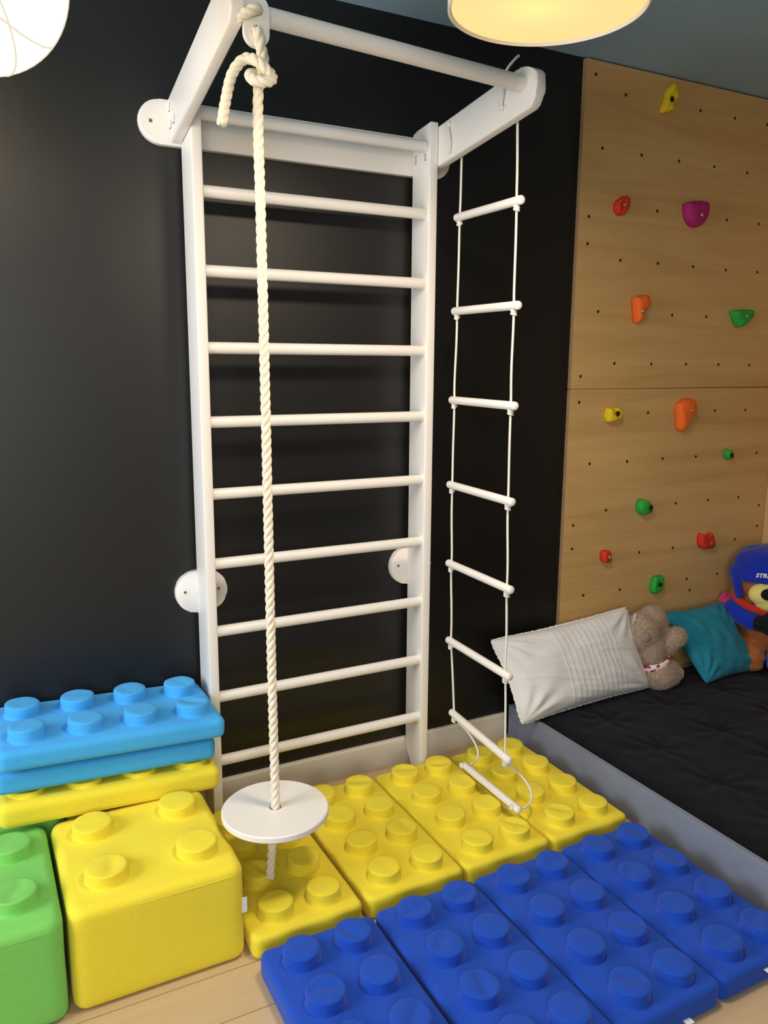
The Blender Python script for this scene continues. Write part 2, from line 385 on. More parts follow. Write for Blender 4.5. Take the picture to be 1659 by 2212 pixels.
make_hold('climbing_hold', [(1.940,1.284),(1.975,1.300),(2.019,1.307),(2.050,1.295),(2.063,1.268),(2.052,1.244),(2.022,1.226),(2.004,1.194),(1.988,1.175),(1.964,1.174),(1.947,1.192),(1.943,1.224),(1.935,1.256)], .05, (2.005,1.258), 'orange', 'orange pear-shaped climbing hold with a drooping tail, below the panel seam', True, 0.6, 0, 0.0, 7)
make_hold('climbing_hold', [(2.251,1.081),(2.271,1.084),(2.298,1.077),(2.308,1.063),(2.299,1.043),(2.273,1.040),(2.251,1.055)], .035, (2.285,1.060), 'green', 'smallest green climbing hold, a knob near the right edge of the plywood', False, 0.6, 0, 0.0, 8)
make_hold('climbing_hold', [(1.759,0.895),(1.781,0.903),(1.809,0.897),(1.844,0.881),(1.853,0.865),(1.850,0.848),(1.817,0.841),(1.792,0.837),(1.765,0.849),(1.753,0.873)], .045, (1.822,0.870), 'green', 'bright green rounded climbing hold tapering right, in the middle of the lower panel', False, 0.5, 0, 0.0, 9)
make_hold('climbing_hold', [(1.584,0.705),(1.605,0.707),(1.637,0.702),(1.644,0.680),(1.643,0.657),(1.614,0.656),(1.587,0.663),(1.578,0.685)], .035, (1.622,0.682), 'red', 'small squarish red climbing hold low on the plywood, above the white pillow', True, 0.65, 0, 0.0, 10)
make_hold('climbing_hold', [(2.126,0.721),(2.143,0.725),(2.168,0.702),(2.188,0.696),(2.200,0.720),(2.214,0.725),(2.234,0.700),(2.240,0.671),(2.231,0.655),(2.179,0.654),(2.144,0.664),(2.127,0.690)], .04, (2.200,0.680), 'red', 'red climbing hold with two horns, above the teal cushion', True, 0.55, 0, 0.1, 11)
make_hold('climbing_hold', [(1.879,0.564),(1.921,0.565),(1.948,0.563),(1.948,0.535),(1.937,0.508),(1.901,0.490),(1.871,0.498),(1.864,0.521),(1.872,0.544)], .04, (1.915,0.532), 'green', 'lowest green climbing hold, a flat leaf shape above the teddy', False, 0.6, 0, 0.25, 12)

# ------------------------------------------------------------------ wall bars with pull-up frame
WB = empty('wall_bars', (0.354, -0.08, 0))
tag(WB, 'tall white wooden wall-bar ladder with a pull-up frame, fixed to the black wall', 'wall bars')
def part(name, bm, m, parent=WB, **k):
    o = link_obj(name, bm, m, None, **k)
    if parent is not None:
        o.parent = parent; o.matrix_parent_inverse = Matrix.Translation(-parent.location) if parent.parent is None else Matrix.Identity(4)
    return o
W, T, D, DB = 0.7084, 0.0305, 0.132, 0.024
ups = []
for x0, x1 in ((-T, 0.0), (W, W+T)):
    bm = bmesh.new()
    prism(bm, [(-D, 0.0), (-0.080, 0.0), (-DB-.0005, 0.078), (-DB-.0005, 2.150), (-0.05, 2.158), (-D, 2.166)], 'x', x0, x1, bev=0.004, seg=3)
    ups.append(part('upright', bm, M['white'], autosmooth=50))
for k in range(1, 10):
    z = 0.2194 + 0.21*(9-k); bm = bmesh.new()
    tube(bm, [(0.0-.008, -D+.0213, z), (W+.008, -D+.0213, z)], 0.0168, 20)
    part('rung', bm, M['white'], autosmooth=50)
bm = bmesh.new(); tube(bm, [(-.008, -0.111, 2.097), (W+.008, -0.111, 2.097)], 0.0175, 20)
part('rung', bm, M['white'], autosmooth=50)
# wall board behind the top, round ended
def stadium(x0, x1, z0, z1, n=14):
    r = (z1-z0)/2; zc = (z0+z1)/2; P = []
    for i in range(n+1):
        a = -PI/2 + PI*i/n; P.append((x1-r+r*math.cos(a), zc+r*math.sin(a)))
    for i in range(n+1):
        a = PI/2 + PI*i/n; P.append((x0+r+r*math.cos(a), zc+r*math.sin(a)))
    return P
bm = bmesh.new(); prism(bm, stadium(-0.143, 0.851, 2.028, 2.144), 'y', -DB, -0.0005, bev=0.004, seg=3)
board = part('mounting_board', bm, M['white'], autosmooth=50)
for cx in (-0.0155, 0.7245):
    bm = bmesh.new(); prism(bm, stadium(cx-0.080, cx+0.080, 0.679, 0.811, 18), 'y', -DB, -0.0005, bev=0.003, seg=2)
    pl = part('wall_plate', bm, M['white'], autosmooth=50)
    for dx in (-0.052, 0.052):
        b = bmesh.new(); lathe(b, [(0.0045, 0), (0.0045, 0.0006), (0.003, 0.0006), (0.0, -0.0005)], 14)
        b.transform(Matrix.Translation((cx+dx, -DB, 0.748)) @ Matrix.Rotation(PI/2, 4, 'X'))
        s = link_obj('screw', b, M['screw']); s.parent = pl
def sub(name, bm, m, parent, **k):
    o = link_obj(name, bm, m, None, **k); o.parent = parent; return o
b = bmesh.new(); lathe(b, [(0.005, 0), (0.005, 0.0006), (0.003, 0.0006), (0.0, -0.0005)], 14)
b.transform(Matrix.Translation((-0.111, -DB, 2.085)) @ Matrix.Rotation(PI/2, 4, 'X')); sub('screw', b, M['screw'], board)
# side arms reaching forward
def arm(x0, x1, pa, pb, h, corner):
    """Arm profile in (y,z): axis from pa (rear) to pb (front), half height h, clipped round nose."""
    a = Vector(pa); b = Vector(pb); t = (b-a).normalized(); n = Vector((-t.y, t.x))
    if n.y < 0: n = -n
    P = [a - n*h]
    P += [b - n*h - t*corner[0]]
    for i in range(1, 6):
        q = i/6; P.append((b - n*h - t*corner[0]).lerp(b - n*(h-corner[1]), q) + (t-n)*0.006*math.sin(PI*q))
    P += [b - n*(h-corner[1]), b + n*(h-corner[2])]
    for i in range(1, 6):
        q = i/6; P.append((b + n*(h-corner[2])).lerp(b + n*h - t*corner[3], q) + (t+n)*0.007*math.sin(PI*q))
    P += [b + n*h - t*corner[3], a + n*h]
    bm = bmesh.new(); prism(bm, [(p.x, p.y) for p in P], 'x', x0, x1, bev=0.005, seg=3)
    return part('side_arm', bm, M['white'], autosmooth=50)
armL = arm(-T-0.0305, -T-.0005, (-DB-.0005, 2.089), (-0.602, 2.214), 0.0585, (0.035, 0.05, 0.05, 0.03))
armR = arm(W+T+.0005, W+T+0.0305, (-DB-.0005, 2.086), (-0.611, 2.157), 0.0585, (0.035, 0.052, 0.040, 0.085))
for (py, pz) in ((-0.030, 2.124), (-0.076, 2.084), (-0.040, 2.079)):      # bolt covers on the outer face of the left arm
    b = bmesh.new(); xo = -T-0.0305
    prism(b, [(py+.010, pz-.008), (py-.008, pz-.011), (py-.008, pz+.010), (py+.009, pz+.007)], 'x', xo-.0030, xo+.001, bev=0.0008, seg=1)
    sub('bolt_cover', b, M['white'], armL, autosmooth=40)
    b = bmesh.new(); prism(b, [(py+.0108, pz-.0112), (py-.0095, pz-.0130), (py-.0095, pz+.0102), (py-.007, pz+.0102), (py-.007, pz-.0100), (py+.0108, pz-.0085)], 'x', xo-.0006, xo+.001)  # grey strip along two sides of each cover, a painted shadow line
    sub('bolt_cover_shadow', b, M['print'], armL, smooth=False)
BAR_A, BAR_B = Vector((-0.040, -0.55, 2.195)), Vector((0.745, -0.55, 2.161))
bm = bmesh.new(); tube(bm, [BAR_A, BAR_B], 0.0208, 28)
part('pull_up_bar', bm, M['white'], autosmooth=50)
# tiny print marks on the inner face of the right upright
for (py, pz, n) in ((-0.046, 2.071, 4), (-0.105, 2.064, 3)):
    b = bmesh.new()
    for i in range(n):
        box(b, W-.0006, W+.0002, py-.006+(i % 2)*.002, py+.006-(i % 2)*.001, pz+.009-i*.007, pz+.0125-i*.007)
    sub('printed_mark', b, M['print'], ups[1], smooth=False)

# ------------------------------------------------------------------ climbing rope with disc seat
SW = empty('disc_swing', (0.0, -0.55, 0.0))
tag(SW, 'thick cream rope with a round white disc seat, hanging from the pull-up bar', 'rope swing')
def swp(name, bm, m, **k):
    o = link_obj(name, bm, m, None, **k); o.parent = SW; o.matrix_parent_inverse = Matrix.Translation(-SW.location); return o
SEAT = Vector((0.022, -0.55, 0.288))
# hanger plate with two holes (ring of quads around each hole)
def plate_mesh():
    bm = bmesh.new(); hw, y0, y1 = 0.0285, -0.591, -0.577
    zt, zb = 2.217, 2.112; r = hw; h = [(0.0015, 2.186), (-0.0005, 2.143)]; hr = 0.0125
    zm = 2.1645
    def outline(half):
        P = []
        if half == 0:
            for i in range(17):
                a = PI*i/16; P.append((r*math.cos(a), zt-r+r*math.sin(a)))
            P += [(-r, zm+0.009), (-r, zm), (-r*0.5, zm), (0, zm), (r*0.5, zm), (r, zm), (r, zm+0.009)]
        else:
            for i in range(17):
                a = PI + PI*i/16; P.append((r*math.cos(a), zb+r+r*math.sin(a)))
            P += [(r, zm-0.005), (r, zm), (r*0.5, zm), (0, zm), (-r*0.5, zm), (-r, zm), (-r, zm-0.005)]
        return P
    for half in (0, 1):
        P = outline(half); c = h[half]; n = len(P)
        H = []
        for (x, z) in P:
            d = Vector((x-c[0], z-c[1])).normalized(); H.append((c[0]+d.x*hr, c[1]+d.y*hr))
        fo = [bm.verts.new((x, y0, z)) for x, z in P]; fh = [bm.verts.new((x, y0, z)) for x, z in H]
        bo = [bm.verts.new((x, y1, z)) for x, z in P]; bh = [bm.verts.new((x, y1, z)) for x, z in H]
        for k in range(n):
            j = (k+1) % n
            bm.faces.new((fo[k], fo[j], fh[j], fh[k])); bm.faces.new((bo[j], bo[k], bh[k], bh[j]))
            bm.faces.new((fh[k], fh[j], bh[j], bh[k]))
            if not (abs(P[k][1]-zm) < 1e-6 and abs(P[j][1]-zm) < 1e-6): bm.faces.new((fo[j], fo[k], bo[k], bo[j]))
    bmesh.ops.remove_doubles(bm, verts=bm.verts, dist=1e-5)
    return bm
swp('hanger_plate', plate_mesh(), M['white'], autosmooth=40)
R = 0.0118
# loop over the bar: out of the upper hole, to the left, round behind the bar and back
bm = bmesh.new()
loop = smooth_path([(0.002, -0.560, 2.188), (0.002, -0.585, 2.187), (-0.004, -0.601, 2.184), (-0.020, -0.600, 2.175), (-0.036, -0.588, 2.168),
                    (-0.040, -0.565, 2.160), (-0.038, -0.540, 2.166), (-0.034, -0.516, 2.190), (-0.026, -0.520, 2.222), (-0.016, -0.546, 2.236), (-0.006, -0.574, 2.226), (0.002, -0.570, 2.200)], 10)
loop = [p for p in loop]
twisted_rope(bm, loop, R, 0.055)
swp('bar_loop', bm, M['cotton_rope'])
# main rope: through the lower hole, down through the knot to the seat and out below it
bm = bmesh.new()
main = smooth_path([(0.000, -0.560, 2.135), (0.000, -0.578, 2.143), (-0.001, -0.600, 2.138), (0.003, -0.602, 2.110), (0.010, -0.592, 2.085), (0.012, -0.578, 2.060), (0.010, -0.562, 2.030),
                    (0.0115, -0.553, 1.95), (0.014, -0.55, 1.80), (0.016, -0.55, 1.5), (0.0175, -0.55, 1.1), (0.019, -0.55, 0.7), (0.022, -0.55, 0.35), (0.022, -0.55, 0.27),
                    (0.016, -0.551, 0.22), (0.006, -0.553, 0.14), (0.002, -0.553, 0.088)], 14)
twisted_rope(bm, main, R, 0.068)
swp('rope', bm, M['cotton_rope'])
bm = bmesh.new()
back = smooth_path([(0.004, -0.572, 2.128), (0.018, -0.577, 2.110), (0.021, -0.575, 2.090), (0.024, -0.568, 2.074)], 10)
twisted_rope(bm, back, R*0.9, 0.055)
swp('rope_return', bm, M['cotton_rope'])
# overhand knot and the short loose end
bm = bmesh.new()
knot = smooth_path([(0.024, -0.572, 2.078), (0.034, -0.585, 2.062), (0.026, -0.602, 2.046), (0.006, -0.608, 2.038), (-0.012, -0.598, 2.042), (-0.014, -0.578, 2.056), (-0.002, -0.562, 2.066), (0.018, -0.556, 2.068),
                    (0.032, -0.572, 2.058), (0.026, -0.596, 2.054), (0.012, -0.604, 2.068), (-0.004, -0.596, 2.082), (-0.014, -0.582, 2.090)], 10)
twisted_rope(bm, knot, R, 0.055)
swp('knot', bm, M['cotton_rope'])
bm = bmesh.new()
tail = smooth_path([(-0.006, -0.580, 2.090), (-0.022, -0.570, 2.091), (-0.038, -0.564, 2.076), (-0.050, -0.561, 2.055), (-0.058, -0.560, 2.028), (-0.066, -0.560, 1.995), (-0.074, -0.560, 1.955)], 10)
twisted_rope(bm, tail, R, 0.05)
swp('rope_end', bm, M['cotton_rope'])
# disc seat with a hole
bm = bmesh.new()
hr, sr, th = 0.0165, 0.1405, 0.018
lathe(bm, [(hr, 0.0), (sr-.003, 0.0), (sr, -0.003), (sr, -th+.003), (sr-.003, -th), (hr, -th), (hr, 0.0)], 72, c=tuple(SEAT), cap0=False, cap1=False)
bmesh.ops.remove_doubles(bm, verts=bm.verts, dist=1e-6)
swp('disc_seat', bm, M['white'], autosmooth=35)

# ------------------------------------------------------------------ rope ladder hanging from the right arm
RL = empty('rope_ladder', (0.78, -0.345, 0.0))
tag(RL, 'white rope ladder hanging from the right arm, lowest rung lying on a yellow mat', 'rope ladder')
def rlp(name, bm, m, **k):
    o = link_obj(name, bm, m, None, **k); o.parent = RL; o.matrix_parent_inverse = Matrix.Translation(-RL.location); return o
XR_ = 0.778
RUNG = [((-0.202, 1.884), (-0.491, 1.884)), ((-0.200, 1.6025), (-0.495, 1.6025)), ((-0.196, 1.324), (-0.497, 1.322)), ((-0.194, 1.048), (-0.500, 1.043)),
        ((-0.199, 0.783), (-0.510, 0.779)), ((-0.209, 0.516), (-0.519, 0.509)), ((-0.240, 0.265), (-0.534, 0.243))]
for (a, b) in RUNG:
    bm = bmesh.new(); A = Vector((XR_, a[0], a[1])); B = Vector((XR_, b[0], b[1])); d = (B-A).normalized()
    tube(bm, [A-d*0.016, A+d*0.1, B-d*0.1, B+d*0.020], 0.0126, 18, round_ends=True)
    rlp('rung', bm, M['white'], autosmooth=60)
R8A, R8B = Vector((0.775, -0.323, 0.113)), Vector((0.770, -0.612, 0.113))
bm = bmesh.new(); d = (R8B-R8A).normalized(); tube(bm, [R8A-d*.008, R8A.lerp(R8B, .4), R8B+d*0.008], 0.0120, 18, round_ends=True)
rlp('rung', bm, M['white'], autosmooth=60)
def cord(path, r=0.0036):
    bm = bmesh.new(); tube(bm, path, r, 8); return rlp('cord', bm, M['white_rope'])
def sway(p, q, n, amp, ph):
    out = []
    for i in range(n):
        t = i/n; v = Vector(p).lerp(Vector(q), t); v.y += amp*math.sin(PI*t*2+ph); v.x += amp*0.6*math.sin(PI*t+ph); out.append(v)
    return out
for side, top, hole in ((0, (XR_-.002, -0.206, 2.110), 0), (1, (XR_-.002, -0.482, 2.126), 1)):
    pts = [Vector((W+T-.001, top[1], top[2])), Vector((W+T+.031, top[1], top[2])), Vector(top)+Vector((0, 0, -.012))]
    prev = Vector((XR_, top[1], top[2]-.03))
    for i, r in enumerate(RUNG):
        q = Vector((XR_, r[side][0], r[side][1])); pts += sway(prev, q, 10, 0.0016 if i in (2, 4, 5) else 0.0006, i*1.3+side); prev = q
    pts.append(prev)
    # slack loop down to the rung on the mat
    if side == 0:
        pts += smooth_path([prev, (0.790, -0.248, 0.238), (0.820, -0.265, 0.200), (0.828, -0.305, 0.165), (0.822, -0.324, 0.138), (0.803, -0.326, 0.122), (0.782, -0.325, 0.114), (0.765, -0.320, 0.113)], 8)[1:]
    else:
        pts += smooth_path([prev, (0.782, -0.533, 0.222), (0.810, -0.533, 0.198), (0.838, -0.539, 0.170), (0.847, -0.574, 0.142), (0.832, -0.600, 0.122), (0.800, -0.616, 0.114), (0.770, -0.607, 0.113), (0.758, -0.600, 0.113)], 8)[1:]
    cord(pts)
    def knot_at(c, s=1.0):
        bm = bmesh.new()
        p = []
        for i in range(27):
            t = i/26; a = t*2*PI*1.75+side
            p.append(Vector(c) + Vector((math.cos(a)*0.0062*s, math.sin(a)*0.0062*s, 0.006-0.013*t)))
        tube(bm, p, 0.0040, 8); rlp('knot', bm, M['white_rope'])
    for r in RUNG: knot_at((XR_, r[side][0], r[side][1]-0.0185))
# small knots at the ends of the rung that lies on the mat
for c in ((0.762, -0.316, 0.116), (0.757, -0.601, 0.115)):
    bm = bmesh.new(); p = []
    for i in range(23):
        t = i/22; a = t*2*PI*1.6
        p.append(Vector(c) + Vector((-0.006*t+.003, math.cos(a)*0.006, math.sin(a)*0.006)))
    tube(bm, p, 0.0045, 8); rlp('knot', bm, M['white_rope'])
# loose cord ends on the inner face of the arm
bm = bmesh.new(); tube(bm, smooth_path([(W+T-.001, -0.466, 2.128), (W+T-.006, -0.468, 2.134), (W+T-.010, -0.472, 2.150), (W+T-.012, -0.478, 2.185), (W+T-.006, -0.490, 2.215), (W+T+.012, -0.503, 2.240), (W+T+.020, -0.506, 2.246)], 8), 0.0036, 8)
rlp('cord_end', bm, M['white_rope'])
bm = bmesh.new(); tube(bm, smooth_path([(W+T-.001, -0.196, 2.142), (W+T-.006, -0.197, 2.138), (W+T-.007, -0.203, 2.12), (W+T-.006, -0.209, 2.095), (W+T-.005, -0.204, 2.062)], 8), 0.0034, 8)
rlp('cord_end', bm, M['white_rope'])
for c in ((W+T-.004, -0.466, 2.124), (W+T-.003, -0.196, 2.146)):
    bm = bmesh.new(); ellipsoid(bm, c, (0.006, 0.008, 0.009), sub=2); rlp('knot', bm, M['white_rope'])

# ------------------------------------------------------------------ soft building blocks
def round_box(bm, hx, hy, h, r, puff=0.0, seed=0, rc=0.022):
    """Soft slab with rounded corners (radius rc) and edges (radius r), base at z=0, upholstered a little unevenly."""
    nx, ny, nz = max(8, int(hx/0.012)), max(8, int(hy/0.012)), max(4, int(h/0.015))
    def edge(n, a):
        return [-a + 2*a*i/n for i in range(n+1)]
    def coords(H, n, lo):
        k = 5; e = [lo*(1-math.cos(PI/2*i/k)) for i in range(k)]
        inner = [lo + (2*H-2*lo)*i/n for i in range(n+1)]
        return [-H+v for v in e] + [-H+v for v in inner] + [H-v for v in reversed(e)]
    X = coords(hx, nx, rc); Y = coords(hy, ny, rc); Z = [v + h/2 for v in coords(h/2, nz, r)]
    cache = {}
    def P(i, j, k):
        key = (i, j, k)
        if key in cache: return cache[key]
        x, y, z = X[i], Y[j], Z[k]
        # push the box surface onto the rounded shape: plan corner radius rc, then edge radius r
        qx, qy = abs(x)-(hx-rc), abs(y)-(hy-rc)
        zz = z-h/2; qz = abs(zz)-(h/2-r)
        inset = 0.0
        if qz > 0 and qz <= r: inset = r - math.sqrt(max(0, r*r-qz*qz))
        if k in (0, len(Z)-1): inset = 0 if False else None
        if inset is None:
            # top or bottom face: clamp plan outline by r
            ex, ey = hx-r, hy-r; rcc = max(0.001, rc-r)
            x = max(-ex, min(ex, x)); y = max(-ey, min(ey, y))
            ux, uy = abs(x)-(ex-rcc), abs(y)-(ey-rcc)
            if ux > 0 and uy > 0:
                L = math.hypot(ux, uy)
                if L > rcc: x = math.copysign(ex-rcc+ux*rcc/L, x); y = math.copysign(ey-rcc+uy*rcc/L, y)
        else:
            ex, ey = hx-inset, hy-inset; rcc = max(0.001, rc-inset)
            if qx > 0 and qy > 0:
                L = math.hypot(qx, qy)
                x = math.copysign(ex-rcc+qx*rcc/L, x); y = math.copysign(ey-rcc+qy*rcc/L, y)
            else:
                if abs(abs(X[i])-hx) < 1e-9: x = math.copysign(ex, x)
                if abs(abs(Y[j])-hy) < 1e-9: y = math.copysign(ey, y)
        t = max(0, 1-(x/hx)**2)*max(0, 1-(y/hy)**2); kk = max(0, z/h)
        z2 = z + puff*t*kk*kk
        if z > 0.01: z2 += noise.noise(Vector((x*7+seed*3.7, y*7, z*7)))*0.0022*kk
        s = 1 + 0.007*noise.noise(Vector((x*5+seed, y*5+seed*2, z*9)))*(1 if z > 0.008 else 0)
        v = bm.verts.new((x*s, y*s, z2)); cache[key] = v; return v
    I, J, K = len(X)-1, len(Y)-1, len(Z)-1
    def quad(a, b, c, d):
        vs = []
        for q in (a, b, c, d):
            if q not in vs: vs.append(q)
        if len(vs) > 2:
            try: bm.faces.new(vs)
            except ValueError: pass
    for i in range(I):
        for j in range(J):
            quad(P(i, j, 0), P(i, j+1, 0), P(i+1, j+1, 0), P(i+1, j, 0)); quad(P(i, j, K), P(i+1, j, K), P(i+1, j+1, K), P(i, j+1, K))
    for k in range(K):
        for i in range(I):
            quad(P(i, 0, k), P(i+1, 0, k), P(i+1, 0, k+1), P(i, 0, k+1)); quad(P(i, J, k), P(i, J, k+1), P(i+1, J, k+1), P(i+1, J, k))
        for j in range(J):
            quad(P(0, j, k), P(0, j, k+1), P(0, j+1, k+1), P(0, j+1, k)); quad(P(I, j, k), P(I, j+1, k), P(I, j+1, k+1), P(I, j, k+1))
    bmesh.ops.remove_doubles(bm, verts=bm.verts, dist=1e-5)

def stud_mesh(r, h, seed):
    """Upholstered cylinder with a seam line near the top and a lightly dented face."""
    rnd = random.Random(seed); bm = bmesh.new()
    prof = [(r*1.16, -0.004), (r*1.06, 0.0015), (r*1.015, 0.006), (r*1.0, h*0.45), (r*1.01, h*0.70), (r*0.99, h*0.80), (r*1.005, h*0.88), (r*0.965, h*0.97), (r*0.88, h*1.0), (r*0.7, h*1.02), (r*0.5, h*1.03), (r*0.3, h*1.035), (r*0.12, h*1.035), (0, h*1.035)]
    lathe(bm, prof, 40, cap0=False)
    da = rnd.uniform(0, 2*PI); dep = rnd.choice([0.0, 0.002, 0.005, 0.006]); off = rnd.uniform(-0.35, 0.35)*r
    for v in bm.verts:
        if v.co.z > h*0.8:
            d = abs(v.co.x*math.cos(da)+v.co.y*math.sin(da)-off)
            v.co.z -= dep*math.exp(-(d/(r*0.34))**2)*max(0.0, 1-(math.hypot(v.co.x, v.co.y)/(r*0.95))**4)
        n = noise.noise(Vector((v.co.x*30+seed, v.co.y*30, v.co.z*20)))
        v.co.x *= 1+0.02*n; v.co.y *= 1+0.02*n; v.co.z += 0.0012*n
    return bm
STUDS = {}
def add_studs(parent, m, spots, r, h, z, seed):
    key = (m.name, round(r, 3), round(h, 3))
    if key not in STUDS:
        STUDS[key] = []
        for i in range(8):
            bm = stud_mesh(r, h, i*11+seed); me = bpy.data.meshes.new('stud'); bmesh.ops.recalc_face_normals(bm, faces=bm.faces); bm.to_mesh(me); bm.free()
            for p in me.polygons: p.use_smooth = True
            me.materials.append(m); STUDS[key].append(me)
    rnd = random.Random(seed)
    for (x, y) in spots:
        o = bpy.data.objects.new('stud', rnd.choice(STUDS[key])); COL.objects.link(o); o.parent = parent
        o.location = (x, y, z+rnd.uniform(-.001, .001)); o.rotation_euler = (rnd.uniform(-.03, .03), rnd.uniform(-.03, .03), rnd.uniform(0, 6.28))

TT, SH, SRAD = 0.065, 0.033, 0.0452      # thickness of a flat block, stud height and radius
def flat_block(loc, m, label, cat, group, rotz=0.0, tilt=(0, 0), hx=0.1492, hy=0.289, seed=1, px=0.0665, py=0.1435, r=0.013, tagside=None, TT=0.062, SH=0.0355):
    root = empty('flat_block', loc); root.rotation_euler = (tilt[0], tilt[1], rotz)
    tag(root, label, cat, group)
    bm = bmesh.new(); round_box(bm, hx, hy, TT, r, 0.003, seed)
    link_obj('body', bm, m, root)
    if hx < hy: spots = [(sx*px, (j-1.5)*py) for sx in (-1, 1) for j in range(4)]
    else: spots = [((j-1.5)*py, sy*px) for sy in (-1, 1) for j in range(4)]
    add_studs(root, m, spots, SRAD, SH, TT-0.001, seed)
    if tagside:
        b = bmesh.new(); box(b, tagside[0]-.010, tagside[0]+.010, -hy-.014, -hy+.004, tagside[1]-.006, tagside[1]-.0045)
        link_obj('fabric_label', b, M['label'], root, smooth=False)
    return root
YL = ['yellow studded mat block closest to the yellow cube, under the disc seat', 'yellow studded mat block second from the yellow cube, right of the disc seat',
      'yellow studded mat block in front of the right ladder upright', 'yellow studded mat block beside the grey bed side']
for i, (x, y, rz) in enumerate(((0.047, -0.440, 0.0), (0.361, -0.437, 0.0), (0.664, -0.438, 0.0), (0.966, -0.440, 0.0))):
    flat_block((x, y, 0.0), M['yellow'], YL[i], 'foam block', 'yellow mat blocks on the floor', rz, seed=i+2)
BL = ['royal blue studded mat block at the left end of the blue row, on bare floor', 'royal blue studded mat block second from the left end of the blue row',
      'royal blue studded mat block, neighbour of the one beside the bed', 'royal blue studded mat block beside the bed, right end of the blue row']
for i, (x, y, rz) in enumerate(((0.042, -1.056, -0.01), (0.352, -1.053, 0.0), (0.654, -1.056, 0.0), (0.955, -1.053, 0.0))):
    flat_block((x, y, 0.0), M['blue'], BL[i], 'foam block', 'blue mat blocks on the floor', rz, seed=i+12, tagside=(None, None, (0.035, 0.020), (0.0, 0.045))[i])

def cube_block(loc, m, label, group, hx, hy, h, spots, seed, labelled=False, r=0.021):
    root = empty('cube_block', loc); tag(root, label, 'foam block', group)
    bm = bmesh.new(); round_box(bm, hx, hy, h, r, 0.006, seed, rc=0.032)
    link_obj('body', bm, m, root)
    add_studs(root, m, spots, 0.049, 0.034, h-0.001, seed)
    # piped seam round the top edge
    bm = bmesh.new(); P = []
    for cxs, cys, a0 in ((1, 1, 0), (-1, 1, PI/2), (-1, -1, PI), (1, -1, 3*PI/2)):
        for i in range(5):
            a = a0 + PI/2*i/4; P.append((cxs*(hx-.032)+math.cos(a)*(.032-.0004), cys*(hy-.032)+math.sin(a)*(.032-.0004), h-r*1.0))
    P.append(P[0]); tube(bm, P, 0.0010, 6, caps=False)
    link_obj('seam', bm, m, root)
    if labelled:
        b = bmesh.new(); box(b, hx-.008, hx+.0065, -hy+.012, -hy+.0135, 0.118, 0.158)
        lb = link_obj('fabric_label', b, M['label'], root, smooth=False)
    return root
cube_block((-0.311, -0.497, 0), M['yellow'], 'big yellow studded cube with a white fabric tag, left of the disc seat', 'studded cubes', 0.199, 0.207, 0.252, [(-.105, .100), (.112, .105), (.111, -.100), (-.103, -.105)], 31, True)
cube_block((-0.720, -0.493, 0), M['green'], 'big green studded cube left of the yellow cube, cut by the photo edge', 'studded cubes', 0.199, 0.217, 0.250, [(-.108, .094), (.110, .094), (.110, -.109), (-.108, -.109)], 32)
# a second row of cubes against the wall carries the stack
cube_block((-0.300, -0.140, 0), M['yellow'], 'studded cube hidden behind the yellow cube, under the stacked flat blocks', 'studded cubes', 0.165, 0.122, 0.238, [], 33)
cube_block((-0.668, -0.140, 0), M['green'], 'studded cube hidden behind the green cube, under the left end of the stack', 'studded cubes', 0.200, 0.122, 0.256, [], 34)
# stack of three flat blocks
TILT = math.radians(2.6)
flat_block((-0.345, -0.174, 0.257), M['yellow'], 'yellow flat studded block at the bottom of the stack, under two light blue ones', 'foam block', 'stacked flat blocks by the ladder', 0.0, (0, TILT), 0.285, 0.150, 41, py=0.1435, px=0.08, TT=0.066, SH=0.015, r=0.02)
flat_block((-0.348, -0.158, 0.343), M['lightblue'], 'light blue flat block in the middle of the stack', 'foam block', 'stacked flat blocks by the ladder', 0.0, (0, TILT), 0.285, 0.148, 42, py=0.1435, px=0.08, TT=0.058, SH=0.008, r=0.016)
flat_block((-0.332, -0.170, 0.413), M['lightblue'], 'light blue flat block on top of the stack, its eight studs showing', 'foam block', 'stacked flat blocks by the ladder', 0.0, (0, TILT), 0.292, 0.158, 43, py=0.1445, px=0.078, TT=0.056, r=0.016)

# ------------------------------------------------------------------ floor bed with tufted velvet mattress
BX0, BX1, BY0, BY1, BH = 1.170, 2.562, -2.6, -0.022, 0.135
BED = empty('floor_bed', ((BX0+BX1)/2, (BY0+BY1)/2, 0))
tag(BED, 'low grey-sided floor bed with a dark tufted velvet mattress in the corner', 'bed')
def bdp(name, bm, m, **k):
    o = link_obj(name, bm, m, None, **k); o.parent = BED; o.matrix_parent_inverse = Matrix.Translation(-BED.location); return o
bm = bmesh.new(); box(bm, BX0, BX0+0.022, BY0, -0.080, 0, BH, bev=0.004, seg=2); bdp('side_panel', bm, M['rail'], autosmooth=50)
bm = bmesh.new(); box(bm, BX0, BX0+0.022, -0.079, BY1, 0, BH, bev=0.004, seg=2); bdp('side_panel', bm, M['rail'], autosmooth=50)
bm = bmesh.new(); box(bm, BX0+0.023, BX1, BY1-0.024, BY1, 0, BH, bev=0.004, seg=2); bdp('head_panel', bm, M['rail'], autosmooth=50)
